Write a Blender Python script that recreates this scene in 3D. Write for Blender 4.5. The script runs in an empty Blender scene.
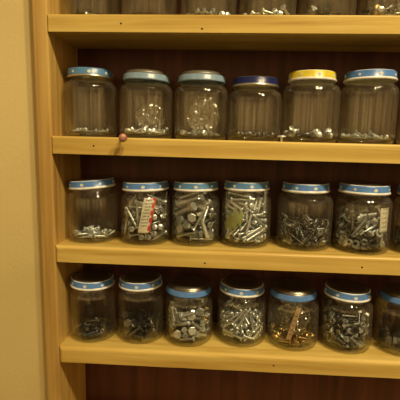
import bpy, bmesh, math, random
from mathutils import Vector, Matrix, Euler, noise
PI = math.pi
MM = 0.001
C = bpy.context.scene.collection

# ------------------------------------------------------------------ mesh helpers (all sizes in millimetres)
def lathe(bm, prof, seg=32, mat=0, smooth=True, M=None, closed=False, hexa=None):
    """revolve (r, z) points about z; points with r == 0 become poles"""
    rings = []
    for r, z in prof:
        if r < 1e-6:
            rings.append([bm.verts.new((0, 0, z))])
        else:
            rings.append([bm.verts.new((r * math.cos(2 * PI * k / seg), r * math.sin(2 * PI * k / seg), z)) for k in range(seg)])
    vs = [v for r in rings for v in r]
    pairs = list(zip(rings[:-1], rings[1:]))
    if closed: pairs.append((rings[-1], rings[0]))
    for j, (a, b) in enumerate(pairs):
        m = mat[min(j, len(mat) - 1)] if isinstance(mat, (list, tuple)) else mat
        for k in range(seg):
            k2 = (k + 1) % seg
            if len(a) == 1 and len(b) == 1: continue
            if len(a) == 1: vv = (a[0], b[k2], b[k])
            elif len(b) == 1: vv = (a[k], a[k2], b[0])
            else: vv = (a[k], a[k2], b[k2], b[k])
            try:
                f = bm.faces.new(vv); f.material_index = m; f.smooth = smooth
            except ValueError: pass
    if M is not None: bmesh.ops.transform(bm, matrix=M, verts=vs)
    return vs

def box(bm, x0, x1, y0, y1, z0, z1, mat=0, M=None):
    r = bmesh.ops.create_cube(bm, size=1)
    vs = r['verts']
    for v in vs:
        v.co = Vector((x0 + (v.co.x + .5) * (x1 - x0), y0 + (v.co.y + .5) * (y1 - y0), z0 + (v.co.z + .5) * (z1 - z0)))
    for f in {f for v in vs for f in v.link_faces}: f.material_index = mat
    if M is not None: bmesh.ops.transform(bm, matrix=M, verts=vs)
    return vs

def sweep(bm, pts, rad, seg=8, mat=0):
    """round wire along a list of points"""
    rings = []
    pts = [Vector(p) for p in pts]
    ref = Vector((0, 1, 0.01))
    for i, p in enumerate(pts):
        t = (pts[min(i + 1, len(pts) - 1)] - pts[max(i - 1, 0)]).normalized()
        a = ref.cross(t).normalized(); b = t.cross(a)
        rr = rad[i] if isinstance(rad, (list, tuple)) else rad
        rings.append([bm.verts.new(p + a * rr * math.cos(2 * PI * k / seg) + b * rr * math.sin(2 * PI * k / seg)) for k in range(seg)])
    for a, b in zip(rings[:-1], rings[1:]):
        for k in range(seg):
            f = bm.faces.new((a[k], a[(k + 1) % seg], b[(k + 1) % seg], b[k])); f.smooth = True; f.material_index = mat
    bm.faces.new(rings[0][::-1]).material_index = mat
    bm.faces.new(rings[-1]).material_index = mat

def thread(r, z0, z1, pitch=1.4, depth=.22):
    n = max(2, int((z1 - z0) / pitch)); p = []
    for k in range(n):
        a = z0 + (z1 - z0) * k / n; h = (z1 - z0) / n
        p += [(r - depth, a), (r, a + h * .5)]
    p.append((r - depth, z1))
    return p

# ------------------------------------------------------------------ hardware, each centred on its middle, axis along z
def mesh_pan_screw(L, r):
    bm = bmesh.new(); h = L / 2; hr = r * 2.0; hh = r * 1.3
    prof = [(0, -h), (r * .7, -h)] + thread(r, -h + .5, h - hh - .2)[0:] + [(hr * .92, h - hh), (hr, h - hh * .6), (hr * .8, h - hh * .15), (hr * .45, h), (0, h)]
    lathe(bm, prof, 12)
    for a in (0, PI / 2):
        box(bm, -hr * .5, hr * .5, -r * .14, r * .14, h - .05, h + .12, 1, Matrix.Rotation(a, 4, 'Z'))
    return bm
def mesh_wood_screw(L, r):
    bm = bmesh.new(); h = L / 2; hr = r * 2.0
    n = 10; prof = [(0, -h)]
    for k in range(n):
        z = -h + 1 + k * (L * .62) / n; f = min(1, .35 + k / 6)
        prof += [(r * .68 * f, z), (r * f, z + L * .03)]
    prof += [(r * .8, -h + 1 + L * .64), (r * .8, h - 2.4), (hr * .95, h - .5), (hr, h - .2), (hr * .9, h), (0, h)]
    lathe(bm, prof, 12)
    box(bm, -hr * .8, hr * .8, -r * .16, r * .16, h - .1, h + .1, 1)
    return bm
def mesh_nail(L, r):
    bm = bmesh.new(); h = L / 2
    lathe(bm, [(0, -h), (r * .9, -h + 2.4), (r, -h + 3), (r, h - .8), (r * 2.3, h - .7), (r * 2.4, h - .3), (r * 2.1, h), (0, h)], 10)
    return bm
def mesh_hex_bolt(L, r):
    bm = bmesh.new(); h = L / 2; hh = r * 1.4
    lathe(bm, [(0, -h), (r * .75, -h)] + thread(r, -h + .4, h - hh + .1, 1.5, .3), 12)
    lathe(bm, [(0, h - hh), (r * 1.95, h - hh), (r * 1.95, h - .3), (r * 1.7, h), (0, h)], 6, smooth=False)
    return bm
def mesh_hex_nut(L, r):
    bm = bmesh.new(); h = L / 2
    N = 12
    def ring(rr, z, hx):
        out = []
        for k in range(N):
            a = 2 * PI * k / N
            q = rr / math.cos(((a + PI / 6) % (PI / 3)) - PI / 6) * .93 if hx else rr
            out.append(bm.verts.new((q * math.cos(a), q * math.sin(a), z)))
        return out
    rs = [ring(r * .52, -h, 0), ring(r * .9, -h, 0), ring(r, -h + .4, 1), ring(r, h - .4, 1), ring(r * .9, h, 0), ring(r * .52, h, 0), ring(r * .45, h - .4, 0), ring(r * .45, -h + .4, 0)]
    for a, b in zip(rs, rs[1:] + rs[:1]):
        for k in range(N): bm.faces.new((a[k], a[(k + 1) % N], b[(k + 1) % N], b[k]))
    return bm
def mesh_washer(L, r):
    bm = bmesh.new(); h = L / 2
    lathe(bm, [(r * .45, -h), (r * .95, -h), (r, -h * .5), (r, h * .5), (r * .95, h), (r * .45, h)], 20, smooth=False, closed=True)
    return bm
def mesh_hook(L, r):
    bm = bmesh.new(); h = L / 2; R = L * .24
    pts = [(0, 0, -h + t * (L - 2 * R) / 6) for t in range(7)]
    pts += [(R - R * math.cos(a), 0, h - 2 * R + R * 1.0 + R * math.sin(a) - R * 0) for a in [PI * .15 * k for k in range(1, 9)]]
    rad = [r * .25] + [r, r * .75] * 3 + [r * .85] * 8
    sweep(bm, pts, rad, 8)
    lathe(bm, [(0, 0), (r * 2.2, .1), (r * 2.2, .6), (0, .9)], 10, M=Matrix.Translation((0, 0, -h + L * .5)))
    return bm
def mesh_cap_nut(L, r):
    bm = bmesh.new(); h = L / 2
    lathe(bm, [(0, -h), (r, -h), (r, -h * .2), (r * .9, 0)], 6, smooth=False)
    lathe(bm, [(r * .88, -.1), (r * .85, h * .45), (r * .6, h * .85), (0, h)], 16)
    return bm
KINDS = {   # code: (object name, builder, length, radius)
 'p': ('pan_head_screw', mesh_pan_screw, 12, 1.5), 'P': ('pan_head_screw', mesh_pan_screw, 26, 1.5),
 'w': ('wood_screw', mesh_wood_screw, 17, 1.5), 'W': ('wood_screw', mesh_wood_screw, 28, 1.7),
 'n': ('nail', mesh_nail, 22, .9), 'b': ('hex_bolt', mesh_hex_bolt, 17, 1.8), 'B': ('hex_bolt', mesh_hex_bolt, 30, 2.6),
 'u': ('hex_nut', mesh_hex_nut, 3.0, 3.4), 'a': ('washer', mesh_washer, 1.0, 4.6), 'k': ('screw_hook', mesh_hook, 21, 1.2),
 'c': ('cap_nut', mesh_cap_nut, 10, 6.5)}

# ------------------------------------------------------------------ the jars: row, place, X, Y, body radius, lid radius, height of lid's lower edge
JARS = [
 (0,0,49.4,38,28.1,25.5,59),(0,1,110.8,38,28.9,25.5,59),(0,2,173.7,38,28.8,25.5,59),(0,3,234.2,38,28.6,25.5,59),(0,4,293.7,38,27.8,25.5,59),(0,5,352.7,38,28.1,25.5,59),
 (1,0,45.8,38,28.2,24.2,62),(1,1,108.0,38,28.8,25.1,59.5),(1,2,168.0,38,28.4,25.3,59),(1,3,225.0,38,28.2,24.0,55),(1,4,283.2,38,29.4,24.2,61.5),(1,5,341.3,38,28.4,25.6,62.5),(1,6,402.5,38,28.2,24.4,62),
 (2,0,46.2,39.2,28.2,25.8,59.5),(2,1,107.8,38.8,28.1,25.6,58.5),(2,2,164.6,40.2,27.0,24.5,59.5),(2,3,221.0,39.8,27.1,24.6,61),(2,4,284.6,39.1,29.4,25.1,60.5),(2,5,343.9,32.5,28.4,25.6,61),(2,6,403.5,31.1,27.8,24.4,60),
 (3,0,46.2,35.4,26.4,25.0,62),(3,1,103.3,37.6,26.8,24.8,62),(3,2,159.7,36.4,27.3,25.6,57),(3,3,220.8,41.4,28.0,25.1,57.5),(3,4,278.6,38.9,28.6,25.6,55.5),(3,5,337.1,36.8,27.5,24.5,57.5),(3,6,397.4,35.1,28.7,24.4,56)]
PITCH = 118.368
DZ = [0, -1.9, -.37, .88]
SL = [-.00908, -.0041, .01077, .02548]
# what each jar holds: list of (kind code, number)
FILL = {(0,0):'p8',(0,1):'p3',(0,2):'w20',(0,3):'w10p14',(0,4):'u12c3',(0,5):'w40u20',(0,6):'w30',
 (1,0):'p9n2',(1,1):'w22p4',(1,2):'w9',(1,3):'p16',(1,4):'w32u5',(1,5):'w14p10',(1,6):'p8',
 (2,0):'w8p10n4',(2,1):'W92',(2,2):'B24W24',(2,3):'P100w24',(2,4):'k50u44',(2,5):'b38u74W34a16',(2,6):'u50b20',
 (3,0):'b9w6n4',(3,1):'B5b22',(3,2):'b46u26B12',(3,3):'P64p36',(3,4):'w26u5',(3,5):'b40u70a30W24',(3,6):'c7u4'}
# ------------------------------------------------------------------ materials
def new_mat(name):
    m = bpy.data.materials.new(name); m.use_nodes = True
    nt = m.node_tree; b = nt.nodes['Principled BSDF']
    return m, nt, b
def N(nt, t, **kw):
    n = nt.nodes.new(t)
    for k, v in kw.items(): setattr(n, k, v)
    return n
def ramp(nt, stops, fac):
    r = N(nt, 'ShaderNodeValToRGB')
    e = r.color_ramp.elements
    while len(e) < len(stops): e.new(.5)
    for s, (p, c) in zip(e, stops): s.position = p; s.color = (*c, 1)
    nt.links.new(fac, r.inputs[0]); return r.outputs[0]

def wood(name, c1, c2, c3, axis, rough=.38, scale=1.0, seed=0):
    """pine: stretched noise along the grain; axis = grain direction"""
    m, nt, b = new_mat(name)
    tc = N(nt, 'ShaderNodeTexCoord'); mp = N(nt, 'ShaderNodeMapping')
    sc = [110 * scale] * 3; sc[axis] = 5 * scale
    mp.inputs['Scale'].default_value = sc; mp.inputs['Location'].default_value = (seed, seed * .7, seed * .3)
    nt.links.new(tc.outputs['Object'], mp.inputs[0])
    n1 = N(nt, 'ShaderNodeTexNoise'); n1.inputs['Scale'].default_value = 1; n1.inputs['Detail'].default_value = 5; n1.inputs['Distortion'].default_value = .6
    nt.links.new(mp.outputs[0], n1.inputs[0])
    mp2 = N(nt, 'ShaderNodeMapping'); sc2 = [14 * scale] * 3; sc2[axis] = 4 * scale
    mp2.inputs['Scale'].default_value = sc2; nt.links.new(tc.outputs['Object'], mp2.inputs[0])
    n2 = N(nt, 'ShaderNodeTexNoise'); n2.inputs['Scale'].default_value = 1; n2.inputs['Detail'].default_value = 3
    nt.links.new(mp2.outputs[0], n2.inputs[0])
    col = ramp(nt, [(.3, c1), (.52, c2), (.72, c3)], n1.outputs[0])
    big = ramp(nt, [(.3, (.78, .72, .64)), (.65, (1, 1, 1))], n2.outputs[0])
    mx = N(nt, 'ShaderNodeMix', data_type='RGBA', blend_type='MULTIPLY'); mx.inputs[0].default_value = 1
    nt.links.new(col, mx.inputs[6]); nt.links.new(big, mx.inputs[7])
    nt.links.new(mx.outputs[2], b.inputs['Base Color'])
    b.inputs['Roughness'].default_value = rough
    b.inputs['Specular IOR Level'].default_value = .35
    bp = N(nt, 'ShaderNodeBump'); bp.inputs['Strength'].default_value = .15; bp.inputs['Distance'].default_value = .0006
    nt.links.new(n1.outputs[0], bp.inputs['Height']); nt.links.new(bp.outputs[0], b.inputs['Normal'])
    return m
P1, P2, P3 = (.50, .32, .075), (.66, .48, .13), (.76, .58, .185)
M_shelf = wood('pine_shelf', P1, P2, P3, 0)
M_side = wood('pine_side', (.40, .23, .065), (.56, .37, .115), (.64, .45, .15), 2)
M_back = wood('dark_stained_back', (.055, .017, .013), (.09, .028, .023), (.125, .042, .034), 2, .45, .8)

m, nt, b = new_mat('painted_wall'); M_wall = m
tc = N(nt, 'ShaderNodeTexCoord'); n1 = N(nt, 'ShaderNodeTexNoise'); n1.inputs['Scale'].default_value = 260; n1.inputs['Detail'].default_value = 4
nt.links.new(tc.outputs['Object'], n1.inputs[0])
n2 = N(nt, 'ShaderNodeTexNoise'); n2.inputs['Scale'].default_value = 9; n2.inputs['Detail'].default_value = 2
nt.links.new(tc.outputs['Object'], n2.inputs[0])
nt.links.new(ramp(nt, [(.3, (.65, .53, .24)), (.7, (.73, .595, .28))], n2.outputs[0]), b.inputs['Base Color'])
b.inputs['Roughness'].default_value = .42
bp = N(nt, 'ShaderNodeBump'); bp.inputs['Strength'].default_value = .25; bp.inputs['Distance'].default_value = .0008
nt.links.new(n1.outputs[0], bp.inputs['Height']); nt.links.new(bp.outputs[0], b.inputs['Normal'])

def glass(name, tint, edge, rough=.035, ribs=26, bump=.5, f0=.05):
    """clear thin glass: see-through body with a mirror-like sheen that grows at grazing angles"""
    m = bpy.data.materials.new(name); m.use_nodes = True; nt = m.node_tree; nt.nodes.clear()
    out = N(nt, 'ShaderNodeOutputMaterial'); mix = N(nt, 'ShaderNodeMixShader')
    tr = N(nt, 'ShaderNodeBsdfTransparent'); gl = N(nt, 'ShaderNodeBsdfGlossy'); gl.inputs['Roughness'].default_value = rough
    lw = N(nt, 'ShaderNodeLayerWeight'); lw.inputs['Blend'].default_value = .5
    tc = N(nt, 'ShaderNodeTexCoord'); mp = N(nt, 'ShaderNodeMapping'); mp.inputs['Scale'].default_value = (ribs * 12, ribs * 12, 7)
    nt.links.new(tc.outputs['Object'], mp.inputs[0])
    no = N(nt, 'ShaderNodeTexNoise'); no.inputs['Scale'].default_value = 1; no.inputs['Detail'].default_value = 1
    nt.links.new(mp.outputs[0], no.inputs[0])
    bp = N(nt, 'ShaderNodeBump'); bp.inputs['Strength'].default_value = bump; bp.inputs['Distance'].default_value = .0004
    nt.links.new(no.outputs[0], bp.inputs['Height']); nt.links.new(bp.outputs[0], gl.inputs['Normal'])
    pw = N(nt, 'ShaderNodeMath', operation='POWER'); pw.inputs[1].default_value = 3.2
    nt.links.new(lw.outputs['Facing'], pw.inputs[0])
    ma = N(nt, 'ShaderNodeMath', operation='MULTIPLY_ADD'); ma.inputs[1].default_value = .55; ma.inputs[2].default_value = f0
    nt.links.new(pw.outputs[0], ma.inputs[0]); nt.links.new(ma.outputs[0], mix.inputs[0])
    p2 = N(nt, 'ShaderNodeMath', operation='POWER'); p2.inputs[1].default_value = 3
    nt.links.new(lw.outputs['Facing'], p2.inputs[0])
    nt.links.new(ramp(nt, [(0, tint), (1, edge)], p2.outputs[0]), tr.inputs[0])
    # pale haze mixed in towards the edges, standing in for light refracted there
    df = N(nt, 'ShaderNodeBsdfDiffuse'); df.inputs[0].default_value = (.80, .68, .50, 1)
    md = N(nt, 'ShaderNodeMixShader'); mb = N(nt, 'ShaderNodeMath', operation='MULTIPLY_ADD'); mb.inputs[1].default_value = .16; mb.inputs[2].default_value = .004
    nt.links.new(p2.outputs[0], mb.inputs[0]); nt.links.new(mb.outputs[0], md.inputs[0])
    nt.links.new(tr.outputs[0], md.inputs[1]); nt.links.new(df.outputs[0], md.inputs[2])
    nt.links.new(md.outputs[0], mix.inputs[1]); nt.links.new(gl.outputs[0], mix.inputs[2]); nt.links.new(mix.outputs[0], out.inputs[0])
    return m
M_glass = glass('jar_glass', (.975, .98, .95), (.86, .84, .72), rough=.025, bump=.3, f0=.062)
M_base = glass('jar_glass_thick', (.86, .86, .76), (.5, .48, .36), .08, 40, .8, .09)
M_bag = glass('clear_plastic_film', (.94, .94, .9), (.7, .7, .65), .2, 30, 1.0, .22)

def metal(name, col, rough, metallic=1.0, var=.25):
    m, nt, b = new_mat(name)
    tc = N(nt, 'ShaderNodeTexCoord'); n1 = N(nt, 'ShaderNodeTexNoise'); n1.inputs['Scale'].default_value = 500; n1.inputs['Detail'].default_value = 3
    nt.links.new(tc.outputs['Object'], n1.inputs[0])
    d = tuple(c * (1 - var) for c in col)
    nt.links.new(ramp(nt, [(.35, d), (.65, col)], n1.outputs[0]), b.inputs['Base Color'])
    b.inputs['Metallic'].default_value = metallic; b.inputs['Roughness'].default_value = rough
    return m
M_zinc = metal('bright_zinc', (.86, .92, .98), .34, .75)
M_steel = metal('grey_steel', (.62, .66, .70), .38, .8, .35)
M_dark = metal('dark_steel', (.26, .25, .24), .35, .9, .5)
M_black = metal('black_oxide', (.07, .07, .075), .35, .7, .5)
M_brass = metal('brass', (.80, .60, .28), .32, 1, .25)
M_slot = metal('screw_recess', (.03, .03, .03), .7, 0)
M_rust = metal('dull_pinkish_brown_metal', (.50, .24, .17), .5, .5, .3)

def enamel(name, col, rough=.3, metallic=0.0):
    m, nt, b = new_mat(name)
    tc = N(nt, 'ShaderNodeTexCoord'); n1 = N(nt, 'ShaderNodeTexNoise'); n1.inputs['Scale'].default_value = 120; n1.inputs['Detail'].default_value = 4
    nt.links.new(tc.outputs['Object'], n1.inputs[0])
    nt.links.new(ramp(nt, [(.35, tuple(c * .82 for c in col)), (.6, col)], n1.outputs[0]), b.inputs['Base Color'])
    b.inputs['Roughness'].default_value = rough; b.inputs['Metallic'].default_value = metallic
    return m
M_blue = enamel('blue_lid_enamel', (.09, .23, .58)); M_pale = enamel('pale_blue_grey_lid', (.24, .36, .50)); M_teal = enamel('deeper_blue_lid', (.09, .24, .48))
M_navy = enamel('navy_lid_enamel', (.012, .018, .11)); M_yellow = enamel('yellow_lid_enamel', (.74, .62, .05))
M_white = enamel('white_lid_rim', (.85, .86, .82)); M_mark = enamel('white_lid_marks', (.80, .86, .84))
M_lidtop = metal('worn_lid_top', (.30, .27, .22), .32, .85, .3)  # darker, browner metal than the silver tops
M_silver = metal('silver_lid_top', (.72, .70, .62), .3, .9, .2)
M_paper = enamel('white_paper', (.82, .80, .72), .7); M_red = enamel('red_print', (.65, .06, .04), .7); M_ink = enamel('grey_print', (.12, .11, .10), .7)
M_green = enamel('green_paper', (.44, .50, .20), .7); M_card = enamel('tan_card', (.62, .42, .24), .7)

# ------------------------------------------------------------------ object helpers
def obj(name, bm, mats, parent=None, kind=None):
    bmesh.ops.scale(bm, vec=(MM,) * 3, verts=bm.verts)
    bmesh.ops.recalc_face_normals(bm, faces=bm.faces)
    me = bpy.data.meshes.new(name); bm.to_mesh(me); bm.free()
    for m in (mats if isinstance(mats, (list, tuple)) else [mats]): me.materials.append(m)
    o = bpy.data.objects.new(name, me); C.objects.link(o)
    if parent: o.parent = parent
    if kind: o['kind'] = kind
    return o
def thing(name, label, cat, loc=(0, 0, 0), group=None):
    o = bpy.data.objects.new(name, None); C.objects.link(o)
    o.empty_display_size = .01; o.location = Vector(loc) * MM
    return tag(o, label, cat, group)
def tag(o, label, cat, group=None):
    o['label'] = label; o['category'] = cat
    if group: o['group'] = group
    return o

# ------------------------------------------------------------------ camera
cam_d = bpy.data.cameras.new('camera'); cam = bpy.data.objects.new('camera', cam_d); C.objects.link(cam)
yaw, pit, rol = .0904, .15242, .02113
fw = Vector((-math.sin(yaw) * math.cos(pit), math.cos(yaw) * math.cos(pit), -math.sin(pit)))
rt = Vector((math.cos(yaw), math.sin(yaw), 0)); up = rt.cross(fw)
r2 = rt * math.cos(rol) + up * math.sin(rol); u2 = -rt * math.sin(rol) + up * math.cos(rol)
cam.matrix_world = Matrix(((r2.x, u2.x, -fw.x, .2088), (r2.y, u2.y, -fw.y, -.4013), (r2.z, u2.z, -fw.z, -.1019), (0, 0, 0, 1)))
cam_d.sensor_width = 36; cam_d.lens = 36; cam_d.clip_start = .01
bpy.context.scene.camera = cam

# ------------------------------------------------------------------ the wall around the recessed shelves
WX = 560
def wall(name, x0, x1, z0, z1):
    bm = bmesh.new(); box(bm, x0, x1, 12, 115, z0, z1); return obj(name, bm, M_wall, kind='structure')
wall('wall_left', -900, .5, -900, 700)
wall('wall_right', WX, 1200, -900, 700)
wall('wall_above', .5, WX, 158, 700)
wall('wall_below', .5, WX, -900, -492)

# ------------------------------------------------------------------ shelf unit
unit = thing('shelf_unit', 'yellow varnished pine shelf unit with dark back, recessed in the beige wall', 'shelf', (280, 40, -490))
UB = Vector((280, 40, -490))
def bevel_box(x0, x1, y0, y1, z0, z1, w, seg=3, cuts=0):
    bm = bmesh.new(); box(bm, x0, x1, y0, y1, z0, z1)
    fe = [e for e in bm.edges if all(abs(v.co.y - y0) < 1e-4 for v in e.verts)]
    low = [e for e in fe if all(abs(v.co.z - z0) < 1e-4 for v in e.verts)] if x1 - x0 > 100 else []
    bmesh.ops.bevel(bm, geom=[e for e in fe if e not in low] if low else fe, offset=w, segments=seg, profile=.5, affect='EDGES')
    for f in bm.faces: f.smooth = False
    return bm
def unit_part(name, bm, mat, label=None):
    bmesh.ops.translate(bm, vec=-UB, verts=bm.verts)
    o = obj(name, bm, mat, unit)
    if label: o['label'] = label
    return o
unit_part('side_panel', bevel_box(.8, 16.8, .6, 76, -490, 156, 2), M_side)
unit_part('side_panel', bevel_box(545, 559.5, .6, 76, -490, 156, 2), M_side)
bm = bmesh.new(); box(bm, .8, 559.5, 76.2, 84, -490, 156)
unit_part('back_panel', bm, M_back, 'dark brown stained back panel')
TH = {0: 16.5, 1: 18, 2: 17.8, 3: 18.2}
BEV = {0: 1.6, 1: 2.2, 2: 3.2, 3: 4.2}
for i in (-1, 0, 1, 2, 3, 4):
    dz = DZ[i] if 0 <= i < 4 else 0; sl = SL[i] if 0 <= i < 4 else 0
    bm = bevel_box(16.9, 544.9, 0, 76, 0, TH.get(i, 18), BEV.get(i, 2), 4)
    # slight waviness of the hand-planed front edge, then the board's own slight slope
    ex = [e for e in bm.edges if abs(e.verts[0].co.x - e.verts[1].co.x) > 400]
    bmesh.ops.subdivide_edges(bm, edges=ex, cuts=40, use_grid_fill=True)
    for v in bm.verts:
        v.co.z += -i * PITCH + dz + sl * v.co.x
        if v.co.y < 6 and 20 < v.co.x < 540: v.co.y += .35 * noise.noise(Vector((v.co.x * .03, i * 7.3, v.co.z * .05)))
    M_s = wood('pine_shelf_board', P1, P2, P3, 0, seed=i * 3.7 + 9)
    sh = unit_part('shelf', bm, M_s)
    if 0 <= i < 4:          # nails driven through the front edge
        for nx, nz in {0: [(91.7, 8), (171, 3.5)], 1: [(62, 9)], 2: [(179, 5), (337.5, 7)], 3: [(255, 8)]}[i]:
            bm = bmesh.new(); lathe(bm, [(0, -.6), (.95, -.6), (.95, .1), (0, .25)], 10, M=Matrix.Rotation(PI / 2, 4, 'X'))
            z = -i * PITCH + dz + sl * nx + nz
            bmesh.ops.translate(bm, vec=Vector((nx, -.15, z)) - UB, verts=bm.verts)
            o = obj('nail_head', bm, M_black, sh)

# ------------------------------------------------------------------ one jar
def jar_body_bm(R, rl, zl, bulge=0.0):
    """closed shell of glass, outer and inner wall, with a thick base; z0 at the shelf"""
    rn = rl - 2.6
    prof = [(0, 1.2), (R - 7, .9), (R - 5, 0), (R - 3.2, .2), (R - 1.3, 1.5), (R - .3, 4), (R, 8), (R + bulge * .4, 22), (R + bulge, 36),
            (R, zl - 12), (R - .5, zl - 9), (R - 1.6, zl - 6.4), (max(rn + .8, R - 3.6), zl - 4.2), (rn + .3, zl - 2.6), (rn, zl - 1), (rn, zl + 6.5), (rn - .6, zl + 8), (rn - 1.8, zl + 8.2)]
    inn = [(rn - 2.3, zl + 7.4), (rn - 2.3, zl - 2), (R - 5.2, zl - 5.5), (R - 3, zl - 8.5), (R - 2.3, zl - 12), (R - 2.2, 22), (R - 2.2, 9), (R - 3, 5.4), (R - 5.5, 4), (0, 3.6)]
    full = prof + inn
    mats = []
    for k in range(len(full) - 1):
        z = (full[k][1] + full[k + 1][1]) / 2
        mats.append(1 if z < 5.4 else 0)
    bm = bmesh.new(); lathe(bm, full, 64, mats); return bm
def lid_bm(rl, zl, raised=True):
    """pressed metal lid: white curled rim, coloured band, shoulder, raised disc; slots: band, rim, top"""
    t = zl + 9.4
    if raised:
        prof = [(rl - 2, zl + .3), (rl - .4, zl - .1), (rl + .5, zl + .5), (rl + .6, zl + 1.4), (rl, zl + 2.3), (rl - .3, zl + 2.6), (rl - .3, zl + 7.8), (rl - .9, zl + 8.9),
                (rl - 1.9, t), (rl - 3.4, t + .1), (rl - 4.2, t - .8), (rl - 5, t - .7), (rl - 6, t + .5), (rl - 8, t + .8), (0, t + .8)]
        mats = [1, 1, 1, 1, 1, 0, 0, 1, 2, 2, 2, 2, 2, 2]
    else:
        prof = [(rl - 2, zl + .3), (rl - .3, zl), (rl + .3, zl + .7), (rl + .4, zl + 1.5), (rl - .2, zl + 2.4), (rl - .4, zl + 5.6), (rl - 1.2, zl + 6.8), (rl - 2.4, zl + 7.2),
                (rl - 2.8, zl + 8.2), (rl - 4.2, t + .9), (rl - 7, t + 1.6), (0, t + 1.4)]
        mats = [0, 0, 0, 0, 0, 0, 2, 2, 2, 2, 2]
    t2 = t - .6 if raised else t - .9
    inner = [(rl - 3, t2), (rl - 3.4, zl + 6.2), (rl - 1.4, zl + 5), (rl - 1.4, zl + 1)]
    bm = bmesh.new(); lathe(bm, prof + [(0, t2)] + inner, 64, mats + [1] * 4, closed=True)
    return bm
def marks_bm(rl, zl, n, phase, rnd):
    """small white squares printed round the band"""
    bm = bmesh.new()
    for k in range(n):
        a = phase + 2 * PI * k / n; big = k % 2 == 0
        w = 3.9 if big else 3.0; h = 3.2 if big else 2.6; zc = zl + 5.1
        for (u, v, ww, hh) in ((0, 0, w, h * .6), (0, 0, w * .6, h)):
            cols = []
            for q in range(4):
                b = a + (u - ww / 2 + ww * q / 3) / rl
                cols.append([bm.verts.new((rr * math.cos(b), rr * math.sin(b), zc + s * hh / 2)) for rr, s in ((rl - .4, -1), (rl - .13, -1), (rl - .13, 1), (rl - .4, 1))])
            for c1, c2 in zip(cols[:-1], cols[1:]):
                for e in range(4): bm.faces.new((c1[e], c1[(e + 1) % 4], c2[(e + 1) % 4], c2[e]))
            bm.faces.new(cols[0]); bm.faces.new(cols[-1])
    return bm

ORD = ['leftmost', 'second', 'third', 'fourth', 'fifth', 'sixth', 'seventh']
ROWN = ['top shelf', 'second shelf down', 'third shelf down', 'lowest shelf']
# lid style and label per jar: style letter, tilt (deg about x, about y), label
INFO = {
 (0,0): ('B', 'leftmost glass jar on the top shelf, a few bright screws inside'),
 (0,1): ('B', 'almost empty clear glass jar, second from left on the top shelf'),
 (0,2): ('B', 'glass jar with a flat layer of screws, third from left on the top shelf'),
 (0,3): ('B', 'glass jar with shiny bright screws, fourth from left on the top shelf'),
 (0,4): ('B', 'glass jar with dark nuts lying inside, fifth from left on the top shelf'),
 (0,5): ('B', 'glass jar packed with brassy hardware, sixth from left on the top shelf'),
 (0,6): ('B', 'glass jar just beyond the right edge, last on the top shelf'),
 (1,0): ('T', 'nearly empty glass jar with blue lid beside the side panel on the second shelf'),
 (1,1): ('G', 'glass jar with pale blue lid and small screws, behind the brown peg'),
 (1,2): ('G', 'glass jar with pale blue lid and crumpled plastic bag, left of the navy lid'),
 (1,3): ('N', 'glass jar with navy blue lid, a thin layer of small screws inside'),
 (1,4): ('Y', 'glass jar with yellow lid and a heap of dark and bright screws'),
 (1,5): ('W', 'glass jar with blue lid right of the yellow lidded jar, few screws inside'),
 (1,6): ('W', 'glass jar cut off by the right photo edge on the second shelf'),
 (2,0): ('W', 'glass jar with tilted blue lid, sparse bright screws, leftmost on the third shelf'),
 (2,1): ('W', 'glass jar with blue lid, long screws and a red and white paper slip inside'),
 (2,2): ('D', 'glass jar with blue lid, thick grey bolts and one round screw head at the glass'),
 (2,3): ('D', 'glass jar with blue lid, bright long screws and a green scrap of paper'),
 (2,4): ('W', 'glass jar with blue lid, half full of dark screw hooks and nuts'),
 (2,5): ('W', 'glass jar with blue lid, nuts and bolts with a white sticker at the right'),
 (2,6): ('W', 'dark filled glass jar cut off by the right photo edge on the third shelf'),
 (3,0): ('W', 'glass jar with blue lid and few dark bolts, leftmost on the lowest shelf'),
 (3,1): ('W', 'glass jar with blue lid, dark bolts standing up inside, second on the lowest shelf'),
 (3,2): ('P', 'full glass jar with plain blue unmarked lid, mixed shiny bolts, third on the lowest shelf'),
 (3,3): ('W', 'glass jar with blue white-rimmed lid full of bright screws on the lowest shelf'),
 (3,4): ('P', 'glass jar with plain blue unmarked lid, brass screws and a tan strip in a bag'),
 (3,5): ('W', 'glass jar with blue lid crammed with dark washers, nuts and screws on the lowest shelf'),
 (3,6): ('P', 'glass jar with large dark cap nuts, last on the right of the lowest shelf'),
}
LID = {'B': (M_blue, M_white, M_lidtop), 'T': (M_teal, M_silver, M_silver), 'G': (M_pale, M_pale, M_silver), 'N': (M_navy, M_silver, M_silver),
       'Y': (M_yellow, M_white, M_silver), 'W': (M_blue, M_white, M_lidtop), 'D': (M_teal, M_white, M_lidtop), 'P': (M_blue, M_blue, M_lidtop)}
TILT = {(2,0): (0, -4.5), (1,5): (0, -1), (2,1): (0, -1.5), (3,2): (0, 2), (2,5): (0, 1.0), (3,5): (0, 2.5), (3,3): (0, 2.5), (3,0): (0, 2), (1,1): (0, 1.5), (2,2): (0, -.8)}
BULGE = {(1,4): .4, (1,3): .5, (2,4): .3}
JM = {}
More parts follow.
